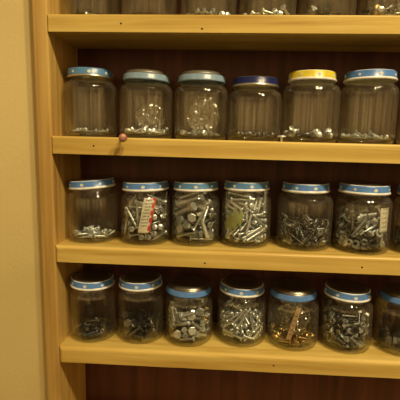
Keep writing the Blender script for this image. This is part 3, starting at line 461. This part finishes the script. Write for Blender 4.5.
 '32': 'u-179,-86,58,168,-3,-90;b41,-47,62,84,-9,-75;u92,165,56,-174,-3,8;b-11,71,60,99,120,20;b126,26,61,86,0,-84;b2,-188,64,84,9,93;B-108,-46,86,76,-43,10;b-84,130,96,-50,68,65;u153,-59,52,179,0,74;b-140,91,118,-20,-137,56;b68,-119,64,-46,80,141;B5,-89,142,60,64,-3;u-95,163,56,-7,-179,30;b154,-134,94,61,33,-60;u-8,195,57,-6,-172,-62;B111,17,144,-64,175,-25;b-9,135,104,39,-31,-34;b190,-68,108,-23,44,-140;b61,61,112,-41,-141,-57;b11,205,103,82,50,73;u0,60,136,-147,-34,25;b-33,-151,115,101,106,25;b34,152,150,-37,-58,-57;u-140,140,75,-85,-52,-64;u113,173,109,80,-37,76;B169,116,309,1,-174,30;b-158,-27,121,144,37,-54;b213,-20,150,-36,-172,-5;b133,173,219,-3,-8,30;b-43,-149,166,-48,69,-127;B-32,38,183,100,-10,-90;u93,135,135,22,114,89;b96,-103,149,-164,-31,40;b-98,174,166,106,44,118;b164,-40,159,-12,-36,116;B-130,54,247,-83,117,-14;u4,98,182,66,-16,-174;b-9,-32,201,28,59,50;b28,144,207,81,68,47;u-103,-30,205,7,-15,55;u176,-138,236,-67,65,68;b109,-179,222,-133,4,-50;b-185,115,150,-13,-11,125;b-215,-6,170,-3,141,78;b-61,144,314,-96,119,54;B-77,-145,221,-53,-124,23;B100,-87,265,-33,53,-155;b78,173,224,19,7,-89;b-48,71,239,37,-57,37;b-206,22,268,-87,30,-10;u190,-74,257,-166,-1,41;b-111,-187,342,176,-15,14;b-55,-78,230,100,19,79;b-173,-127,271,2,42,120;b182,-9,251,19,-30,-22;B-92,-33,312,97,-49,74;b3,-209,361,13,-111,-19;b-27,216,256,-13,-11,81;u2,163,245,9,-173,51;b24,89,265,-91,-7,-116;b-57,-104,276,-88,-39,83;u40,222,245,-82,142,-4;u212,48,168,-126,53,-91;b60,75,322,-76,-9,145;u-26,-167,291,9,17,129;B125,-13,363,94,-154,6;b-173,116,351,-49,-45,-74;u-36,20,350,13,-42,9;b-75,90,311,61,98,32;b171,42,287,1,31,-7;b-204,-10,376,81,1,10;u84,-9,285,-106,25,106;b-69,-116,334,-91,4,-98;b-3,209,377,-12,151,-48;B-115,5,419,-63,128,-7;b-155,-153,338,20,7,-170;u57,-113,355,143,-9,-15;u217,-7,278,-119,18,78;u-130,-79,358,34,155,-30;u-136,15,347,7,125,-88;u-133,58,300,-3,179,-69;B68,107,435,89,40,58;u-149,56,350,2,-53,-98;u63,-26,374,42,-35,-60',
 '33': 'P125,106,60,86,8,34;p161,-154,98,142,30,-32;P-110,58,59,79,-72,-18;P-24,-18,59,84,51,8;P122,-8,59,86,11,19;P118,-148,121,46,-35,149;P-154,74,60,-85,47,-25;P48,33,59,-127,97,-31;p-65,-50,57,100,-163,-3;p-60,216,108,-5,165,-92;P-90,-127,90,-101,8,-129;P156,122,92,-82,47,47;P111,-44,108,49,-73,109;p209,-69,76,-95,-22,-4;P-75,49,88,-88,-11,161;P164,114,136,-72,46,51;p-143,-101,60,-80,-6,69;P-103,-170,109,-109,112,37;p151,42,117,111,-10,-113;p68,-214,100,-65,41,115;p-172,144,104,51,-12,-23;P-4,125,98,-11,-65,-72;P23,-156,107,61,15,-60;P65,81,146,78,-16,81;p-57,-137,158,-125,49,17;P121,0,113,79,-15,80;P31,-103,138,78,-14,25;p27,192,89,38,-124,-88;p-125,153,116,-79,-10,-18;P188,72,220,10,70,125;P-46,-19,128,92,-37,14;P62,111,201,-62,-55,-24;P73,-125,191,-65,-14,154;P-25,-92,204,-57,-32,-129;P112,-198,274,-12,-178,-52;P36,-18,142,-75,41,47;P-73,91,172,72,-44,142;P-8,-15,191,80,-33,80;p-92,-23,152,112,11,-108;P-194,37,111,-63,-20,160;P119,9,164,60,19,49;p36,174,143,100,-130,-12;p2,-191,194,-38,-12,0;P-80,41,204,-77,-50,-107;P-32,-45,219,101,53,-98;P-145,-90,167,92,16,19;P153,109,291,110,-19,33;P-141,94,151,-85,-104,-57;p127,-100,187,-132,66,-61;P-184,16,222,-119,128,-23;P12,-221,310,25,-162,-61;P17,-155,341,48,13,-150;P-5,210,243,127,-3,-86;P51,76,237,-71,-61,25;P195,-59,266,62,-161,-11;P-146,12,272,27,122,106;P-132,-71,240,66,-55,-101;p-161,121,184,90,-86,-62;p-56,60,250,90,43,123;P-26,-216,338,-2,-142,-10;P121,78,214,-51,2,-148;P43,-129,302,60,-22,78;p76,173,273,-82,89,-39;p-152,172,191,-9,3,-147;P48,-18,256,87,63,-102;p-113,-153,355,84,-40,1;P94,33,385,72,144,-45;p43,65,283,-70,-32,-25;p-87,-136,196,77,41,17;P-67,-171,329,129,19,-83;P153,28,365,81,-135,6;p-83,147,225,-74,-37,-152;p-226,38,255,-16,-5,-59;P82,11,291,-59,-127,-40;p-217,-66,220,20,-46,92;p113,-124,281,51,-34,-123;P32,165,309,66,-15,61;p52,-109,365,-18,67,-36;P191,25,332,-88,-16,7;P-102,-143,241,-55,-13,-109;P-102,-5,287,-97,-142,0;p-151,-119,303,-111,-54,104;p-6,-27,303,56,-57,153;p157,-109,287,-66,17,-139;P-122,-33,328,89,-74,41;p-78,171,263,-107,3,26;P17,41,359,-110,4,127;P-122,142,371,37,6,143;P20,168,372,127,29,-98;p152,-55,303,-86,-49,51;P-37,124,321,96,-21,-127;p14,227,358,29,157,36;P-77,115,361,-66,-47,-31;P-148,-66,362,-57,-59,-31;p-173,146,299,-43,-35,120;p-224,-18,321,59,-112,43;P-20,-63,339,-49,16,93',
 '34': 'w71,-140,55,-79,-44,138;w126,-113,55,62,74,133;w-122,-113,55,-117,108,34;w-75,147,55,64,-72,-43;u187,76,57,4,173,21;w137,-4,55,81,-44,-100;w-79,101,55,65,72,87;w60,114,64,-63,-46,19;w157,29,58,76,-16,77;w-99,-83,55,-61,74,72;w86,143,55,-80,-44,-135;w23,69,65,-67,-34,166;u-44,-2,50,-1,0,-91;u78,-52,51,179,0,53;w100,-137,93,65,-54,-60;w14,-47,53,79,43,3;w-92,-22,69,67,-12,-153;w34,-39,89,76,63,62;w154,-160,70,72,69,-72;w-101,180,56,-61,-74,-97;w-152,33,58,44,71,-145;w176,-100,58,-73,43,-24;w-189,121,94,-24,55,-144;w42,85,94,-96,42,-119;u-203,-17,57,-8,1,-93;w157,62,92,21,77,-93;w-86,58,54,64,-74,114;w-20,-141,55,-66,74,35;u11,222,69,-149,25,-32;w-108,-162,56,82,16,55;w137,158,57,78,43,-136',
 '35': 'a229,-18,88,74,-10,-88;a-34,-143,42,179,0,-22;u-183,63,59,13,-1,19;b113,94,63,-101,131,3;u19,175,53,0,179,63;u-148,2,52,1,0,67;b-198,-19,85,59,52,154;b-89,135,66,52,-74,-53;b-93,-33,61,77,60,-57;b-122,-163,76,-75,42,60;u-55,191,63,8,14,25;u25,-207,69,-31,-24,-59;a-4,-54,41,0,1,99;u138,-138,57,171,3,72;b-41,-143,74,-82,-59,3;b-91,191,118,11,70,-136;b54,-205,121,-47,168,-52;a112,-47,42,-1,0,65;a107,-42,54,-179,-1,-75;u85,203,81,-80,-159,-13;a156,-17,97,-44,21,110;u47,13,50,0,179,8;u-90,-112,96,-54,34,131;b151,-84,121,38,-31,142;u-114,74,52,0,-1,154;b-118,-176,129,-62,-30,34;b5,-172,105,-46,-31,104;u-21,172,93,-164,3,67;u-4,23,66,-86,91,-79;W41,-82,103,38,-86,-78;u-81,-158,146,-112,47,108;u19,227,99,104,112,7;a84,-35,76,-9,-4,103;b84,51,92,-146,70,-3;a36,180,116,-96,-117,-35;u48,-144,138,-22,-119,1;u20,-87,63,0,1,84;u-193,90,112,41,-34,-149;u-125,-100,132,50,-76,-17;a-157,-64,146,103,-14,-121;b-58,137,149,-17,120,-52;b-206,-27,138,-44,-48,-36;a200,103,81,60,37,-81;b78,-162,166,-33,48,-166;b-35,-168,191,-41,-16,-169;u48,24,104,65,-13,-32;b-129,44,142,-59,-137,-53;b0,167,133,57,35,-143;a-234,-14,94,100,27,-82;b162,-141,130,-31,13,155;b42,-20,125,82,-50,53;u120,47,137,159,-4,-19;W-70,-26,160,107,1,37;a145,166,101,-16,-78,-135;a110,-24,124,-57,12,142;W-3,-107,185,79,25,-97;b135,171,207,31,-17,-92;u142,-80,175,-18,133,-25;b-207,-51,185,-32,-41,-43;W89,-80,196,63,-27,18;a117,58,157,2,159,-93;u157,-13,157,-96,-59,-56;u37,59,143,29,34,179;b8,70,176,-111,29,92;u107,180,170,-125,-9,107;u-177,112,160,-38,-7,-11;a72,191,173,51,20,88;u143,123,173,50,-85,29;u-94,-53,134,-39,-145,67;a-179,93,146,148,-24,-34;b139,74,220,-79,113,-62;u27,-63,165,-22,147,32;u123,75,174,1,-21,-102;u-64,24,210,-13,48,76;u-176,-119,200,-122,13,-131;W-33,-34,214,81,-73,-82;b-191,91,230,-119,-17,-23;a136,-87,205,-139,-27,-69;W90,-54,244,-71,55,-131;u-161,137,256,20,158,-37;W-21,-111,248,11,104,-130;u213,-2,253,-25,-26,-56;b-1,-205,311,58,-118,-66;u35,-88,214,5,14,56;b-17,147,243,90,58,114;u201,45,262,44,20,172;W-184,-31,278,100,-13,15;u135,-48,260,124,-49,-74;u-127,93,254,-92,80,25;u193,-124,202,87,27,-124;u128,-12,225,-40,30,-145;a41,-234,268,86,-83,14;a14,200,175,-57,1,-39;a-186,63,288,-149,49,60;u-149,35,207,5,24,-117;b96,125,329,-69,-71,-32;b-178,114,378,-9,66,40;u-98,-88,248,24,-176,-31;b-3,166,298,69,58,111;u-31,-67,236,-50,8,-165;u-70,187,230,69,124,-27;W28,-93,301,-91,-21,69;W-67,-137,293,-25,100,-41;b-170,37,339,12,-26,-3;u122,-194,315,101,111,43;a179,155,261,87,-24,-48;u-211,-89,232,-77,73,-55;u-131,-6,278,128,-11,122;b-90,91,315,84,-1,-104;u-2,8,233,-40,8,23;u56,26,274,-63,-24,157;u193,-86,264,-59,-16,174;a-125,202,270,90,45,31;b167,2,330,30,-96,100;u-92,16,255,163,-9,48;u205,89,289,91,-17,-79;u-228,-23,292,84,72,91;a-74,-97,293,42,-36,-163;a110,130,251,91,12,-42;u143,-148,365,-100,-50,65;b156,132,291,5,-2,131;u-22,39,268,-52,-169,-20;u-147,-54,303,28,-30,147;u-114,-181,287,-27,37,-72;a84,3,296,59,-25,1;u-91,41,298,-7,-40,-86;u128,25,260,40,-16,-139;b3,100,339,88,-70,31;a196,-11,291,-15,154,18;b-141,-112,350,88,138,35;a-208,-74,329,-67,-72,-116;u-60,-202,344,-169,-2,-54;W-123,-57,388,-95,14,-2;b-6,-154,384,-140,-81,-36;W78,-69,305,-78,48,-103;u-97,165,268,176,-30,19;u-180,-112,380,7,151,39;u-178,-144,322,-91,19,-52;u31,-18,335,-9,-49,-89;u40,-125,328,-32,-161,-42;u181,-115,389,50,-178,-32;b-83,136,341,-31,-39,-178;a-98,216,181,-88,-23,23;a-13,-101,346,-157,12,-101;b104,-131,351,-37,4,-9;a3,-18,300,-27,47,51;u11,-213,356,2,169,33;u-117,-24,340,-23,24,118;b121,-35,345,-42,24,-80;u-50,-7,339,144,-41,62;u-26,19,320,57,-14,-51;u-85,-80,346,-142,21,-18',
 '36': 'c172,-24,95,-73,116,64;u75,-34,51,-1,0,73;c-186,-71,94,-90,60,86;u25,31,50,1,0,-67;c-6,115,85,-177,-12,49;u-98,142,52,0,-1,131;c39,-134,93,-135,-25,70;c-162,52,86,-168,2,56;c141,124,87,173,-10,85;u-17,-36,67,91,31,114;c-79,-77,92,100,59,95',
}
SHADE = {(0,0):'z',(0,1):'z',(0,2):'zs',(0,3):'z',(0,4):'dk',(0,5):'zbd',(0,6):'s',(1,0):'s',(1,1):'z',(1,2):'z',(1,3):'sd',(1,4):'zzdk',(1,5):'zs',(1,6):'z',
 (2,0):'z',(2,1):'zs',(2,2):'zss',(2,3):'z',(2,4):'sdd',(2,5):'sdz',(2,6):'dk',(3,0):'dk',(3,1):'dk',(3,2):'zszsb',(3,3):'z',(3,4):'b',(3,5):'sd',(3,6):'dk'}
MATS = {'z': (M_zinc, 'bright zinc'), 's': (M_steel, 'grey steel'), 'd': (M_dark, 'dark steel'), 'k': (M_black, 'black'), 'b': (M_brass, 'brass coloured')}
NICE = {'p': 'small pan head screw', 'P': 'long pan head screw', 'w': 'small slotted wood screw', 'W': 'long slotted wood screw', 'n': 'thin nail', 'b': 'short hex bolt', 'B': 'long hex bolt',
        'u': 'hex nut', 'a': 'round washer', 'k': 'screw hook', 'c': 'large round topped cap nut'}
CAT = {'p': 'screw', 'P': 'screw', 'w': 'screw', 'W': 'screw', 'n': 'nail', 'b': 'bolt', 'B': 'bolt', 'u': 'nut', 'a': 'washer', 'k': 'hook', 'c': 'nut'}
PLACE = {(0,0): 'leftmost jar of the top shelf', (0,1): 'almost empty second jar of the top shelf', (0,2): 'third jar of the top shelf', (0,3): 'fourth jar of the top shelf', (0,4): 'fifth jar of the top shelf',
 (0,5): 'sixth jar of the top shelf', (0,6): 'last jar of the top shelf', (1,0): 'leftmost jar of the second shelf', (1,1): 'jar behind the brown peg', (1,2): 'jar left of the navy lidded one', (1,3): 'navy lidded jar', (1,4): 'yellow lidded jar',
 (1,5): 'jar right of the yellow lidded one', (1,6): 'cut off jar of the second shelf', (2,0): 'leftmost jar of the third shelf', (2,1): 'jar with the red and white slip', (2,2): 'third jar of the third shelf',
 (2,3): 'jar with the green paper scrap', (2,4): 'fifth jar of the third shelf', (2,5): 'jar with the white sticker', (2,6): 'cut off jar of the third shelf', (3,0): 'leftmost jar of the lowest shelf',
 (3,1): 'second jar of the lowest shelf', (3,2): 'full plain lidded third jar of the lowest shelf', (3,3): 'fourth jar of the lowest shelf', (3,4): 'lowest shelf jar with the tan strip', (3,5): 'sixth jar of the lowest shelf', (3,6): 'cut off jar of the lowest shelf'}
PROTO = {}
rng = random.Random(5)
for (i, n, X, Y, R, rl, zl) in JARS:
    data = PILES.get('%d%d' % (i, n), '')
    for rec in data.split(';'):
        if not rec: continue
        k = rec[0]; x, y, z, ax, ay, az = [int(q) for q in rec[1:].split(',')]
        sh = rng.choice(SHADE[(i, n)])
        if (k, sh) not in PROTO:
            nm, fn, Ln, r = KINDS[k]
            o = obj(nm, fn(Ln, r), [MATS[sh][0], M_slot]); PROTO[(k, sh)] = o
        else:
            o = PROTO[(k, sh)].copy(); C.objects.link(o)
        Mx = JM[(i, n)] @ Matrix.Translation((x / 10, y / 10, z / 10 + .35)) @ Euler([math.radians(q) for q in (ax, ay, az)]).to_matrix().to_4x4()
        Mx.translation = Mx.translation * MM
        o.matrix_world = Mx
        tag(o, '%s %s in the %s' % (MATS[sh][1], NICE[k], PLACE[(i, n)]), CAT[k], '%s %ss in the %s' % (MATS[sh][1], NICE[k], PLACE[(i, n)]))

# ------------------------------------------------------------------ paper and plastic in the jars
def slip(name, key, a0, a1, z0, z1, dr, mats, lean, draw, torn=0):
    """curved strip standing against the inside of the glass; draw(u, v) -> slot"""
    R = dict(((q[0], q[1]), q[4]) for q in JARS)[key]; r = R - dr
    bm = bmesh.new(); NU, NV = 22, 44; g = [[], []]
    for s in (0, 1):
        for v in range(NV + 1):
            row = []
            for u in range(NU + 1):
                fu, fv = u / NU, v / NV
                a = math.radians(a0 + (a1 - a0) * fu + lean * fv); rr = r - .12 * s + .12 * math.sin(fv * 7 + fu * 3)
                row.append(bm.verts.new((rr * math.cos(a), rr * math.sin(a), z0 + (z1 - z0) * fv + torn * (2 * fv - 1) * noise.noise(Vector((fu * 5, fv * 1.5 + 3, 1))) * 1.4 + torn * (fu - .5) * .9)))
            g[s].append(row)
    for s in (0, 1):
        for v in range(NV):
            for u in range(NU):
                q = (g[s][v][u], g[s][v][u + 1], g[s][v + 1][u + 1], g[s][v + 1][u])
                f = bm.faces.new(q); f.material_index = draw((u + .5) / NU, (v + .5) / NV); f.smooth = True
    for v in range(NV):
        for u in (0, NU): bm.faces.new((g[0][v][u], g[1][v][u], g[1][v + 1][u], g[0][v + 1][u]))
    for u in range(NU):
        for v in (0, NV): bm.faces.new((g[0][v][u], g[1][v][u], g[1][v][u + 1], g[0][v][u + 1]))
    o = obj(name, bm, mats)
    Mx = JM[key].copy(); Mx.translation = Mx.translation * MM; o.matrix_world = Mx
    return o
def d_receipt(u, v):
    if u > .74: return 1 if (int(v * 14) % 3 or u > .86) else 0
    if .12 < u < .66 and int(v * 22) % 2 == 0 and v > .15 and math.sin(u * 61 + int(v * 22) * 5.1) > -.1: return 2
    return 0
tag(slip('paper_slip', (2,1), -98, -68, 14, 52, 2.45, [M_paper, M_red, M_ink], 17, d_receipt), 'white and red printed paper slip inside the second jar of the third shelf', 'paper')
def d_plain(u, v):
    return 2 if .2 < u < .8 and int(v * 16) % 3 == 0 and math.sin(u * 55 + v * 90) > .1 else 0
tag(slip('paper_sticker', (2,5), -66, -36, 23, 48, 2.45, [M_paper, M_red, M_ink], 0, d_plain), 'white printed sticker inside the jar of nuts and bolts right on the third shelf', 'paper')
tag(slip('paper_scrap', (2,3), -160, -105, 20, 36, 2.45, [M_green, M_red, M_ink], 8, lambda u, v: 0, 7), 'green paper scrap pressed to the glass of the jar of long bright screws', 'paper')
# tan strip leaning in the plain lidded jar
bm = bmesh.new(); box(bm, -2.6, 2.6, -.4, .4, -21, 21)
for e in range(5): box(bm, -1.6, 1.6, -.55, .55, -14 + e * 6, -13 + e * 6, 1)
o = obj('card_strip', bm, [M_card, M_ink]); Mx = JM[(3,4)] @ Matrix.Translation((-1, -17, 27)) @ Euler((math.radians(8), math.radians(14), 0)).to_matrix().to_4x4(); Mx.translation = Mx.translation * MM; o.matrix_world = Mx
tag(o, 'tan card strip leaning inside a plain blue lidded jar of brass screws', 'card')
def bag(key, cx, cy, z0, z1, rx, ry, seed, lab):
    bm = bmesh.new(); bmesh.ops.create_icosphere(bm, subdivisions=5, radius=1)
    for v in bm.verts:
        d = v.co.normalized(); s = Vector((seed, seed * 2, 0))
        w = 1 + .22 * noise.noise(d * 2.2 + s) + .16 * (abs(noise.noise(d * 4.5 + s)) - .2) + .07 * abs(noise.noise(d * 10 + s))
        v.co = Vector((cx + d.x * rx * w, cy + d.y * ry * w, (z0 + z1) / 2 + d.z * (z1 - z0) / 2 * w * (1 if d.z < 0 else 1 + .25 * noise.noise(d * 6))))
    for f in bm.faces: f.smooth = False
    o = obj('plastic_bag', bm, M_bag); Mx = JM[key].copy(); Mx.translation = Mx.translation * MM; o.matrix_world = Mx
    return tag(o, lab, 'bag')
bag((1,2), 3, -3, 6, 45, 16, 13, 1.3, 'crumpled clear plastic bag inside the jar left of the navy lid')
bag((1,1), 4, 1, 10, 36, 15, 13, 4.1, 'clear plastic bag above the screws in the jar behind the brown peg')
bag((3,4), 1, 1, 9, 44, 18, 14, 7.7, 'clear plastic bag filling the plain blue lidded jar with the tan strip')

# ------------------------------------------------------------------ loose pieces on the second shelf
ztop = lambda x: -PITCH + DZ[1] + SL[1] * x + 18
bm = bmesh.new()
lathe(bm, [(0, 0), (3.6, 0), (4.2, .5), (4.3, 1.7), (3.7, 2.8), (2.0, 3.5), (0, 3.6)], 20)
lathe(bm, [(0, -17), (.7, -15)] + thread(1.35, -14.5, 0, 1.5, .25) + [(1.35, .2), (0, .2)], 12)
o = obj('peg', bm, [M_rust, M_slot]); o.location = Vector((95.0, -9, ztop(92) - .2)) * MM
o.rotation_euler = Vector((.45, -1, .05)).to_track_quat('Z', 'Y').to_euler()
tag(o, 'pinkish brown round headed peg stuck in the front edge of the second shelf', 'peg')
bm = bmesh.new(); lathe(bm, [(0, 0), (.9, .1)] + thread(1.25, .4, 4.2, 1.2) + [(4.2, 4.3), (4.5, 4.9), (4.0, 5.8), (2, 6.3), (0, 6.4)], 20)
o = obj('loose_screw', bm, [M_zinc, M_slot]); o.location = Vector((251.8, 6, ztop(252) + .05)) * MM
tag(o, 'tiny bright screw standing loose on the shelf between the navy and yellow lidded jars', 'screw')

# ------------------------------------------------------------------ light: two warm bulbs of the ceiling fitting behind the photographer's right shoulder, room glow
def bulb(name, x, y, z, e, r=40):
    l = bpy.data.lights.new(name, 'POINT'); l.energy = e; l.shadow_soft_size = r * MM; l.color = (1, .80, .46)
    o = bpy.data.objects.new(name, l); C.objects.link(o); o.location = (x * MM, y * MM, z * MM)
bulb('ceiling_bulb', 560, -660, 800, 34)
bulb('ceiling_bulb', 840, -620, 800, 34)
w = bpy.data.worlds.new('room_glow'); bpy.context.scene.world = w; w.use_nodes = True; nt = w.node_tree
bg = nt.nodes['Background']; tc = N(nt, 'ShaderNodeTexCoord'); sp = N(nt, 'ShaderNodeSeparateXYZ')
nt.links.new(tc.outputs['Generated'], sp.inputs[0])
wm = N(nt, 'ShaderNodeMix', data_type='RGBA', blend_type='MULTIPLY'); wm.inputs[0].default_value = 1
mr = N(nt, 'ShaderNodeMapRange'); mr.inputs['From Min'].default_value = -.5; mr.inputs['From Max'].default_value = .5
nt.links.new(sp.outputs['Z'], mr.inputs['Value'])
nt.links.new(ramp(nt, [(.0, (.05, .03, .012)), (.34, (.10, .06, .022)), (.47, (1, .62, .22)), (.70, (1, .62, .22)), (.95, (.4, .26, .1))], mr.outputs[0]), wm.inputs[6])
# upright noise bands added to the room glow so the glass reflects streaks
cx = N(nt, 'ShaderNodeMapping'); cx.inputs['Scale'].default_value = (5, 5, .6); nt.links.new(tc.outputs['Generated'], cx.inputs[0])
wn = N(nt, 'ShaderNodeTexNoise'); wn.inputs['Scale'].default_value = 1.3; wn.inputs['Detail'].default_value = 2; nt.links.new(cx.outputs[0], wn.inputs[0])
nt.links.new(ramp(nt, [(.38, (.45, .42, .40)), (.62, (1.25, 1.25, 1.2))], wn.outputs[0]), wm.inputs[7])
nt.links.new(wm.outputs[2], bg.inputs[0])
bg.inputs[1].default_value = 1.0

sc = bpy.context.scene
sc.view_settings.view_transform = 'Standard'; sc.view_settings.look = 'None'; sc.view_settings.exposure = 0; sc.view_settings.gamma = 1; sc.view_settings.use_curve_mapping = False
sc.cycles.transparent_max_bounces = 40; sc.cycles.max_bounces = 8; sc.cycles.sample_clamp_indirect = 4
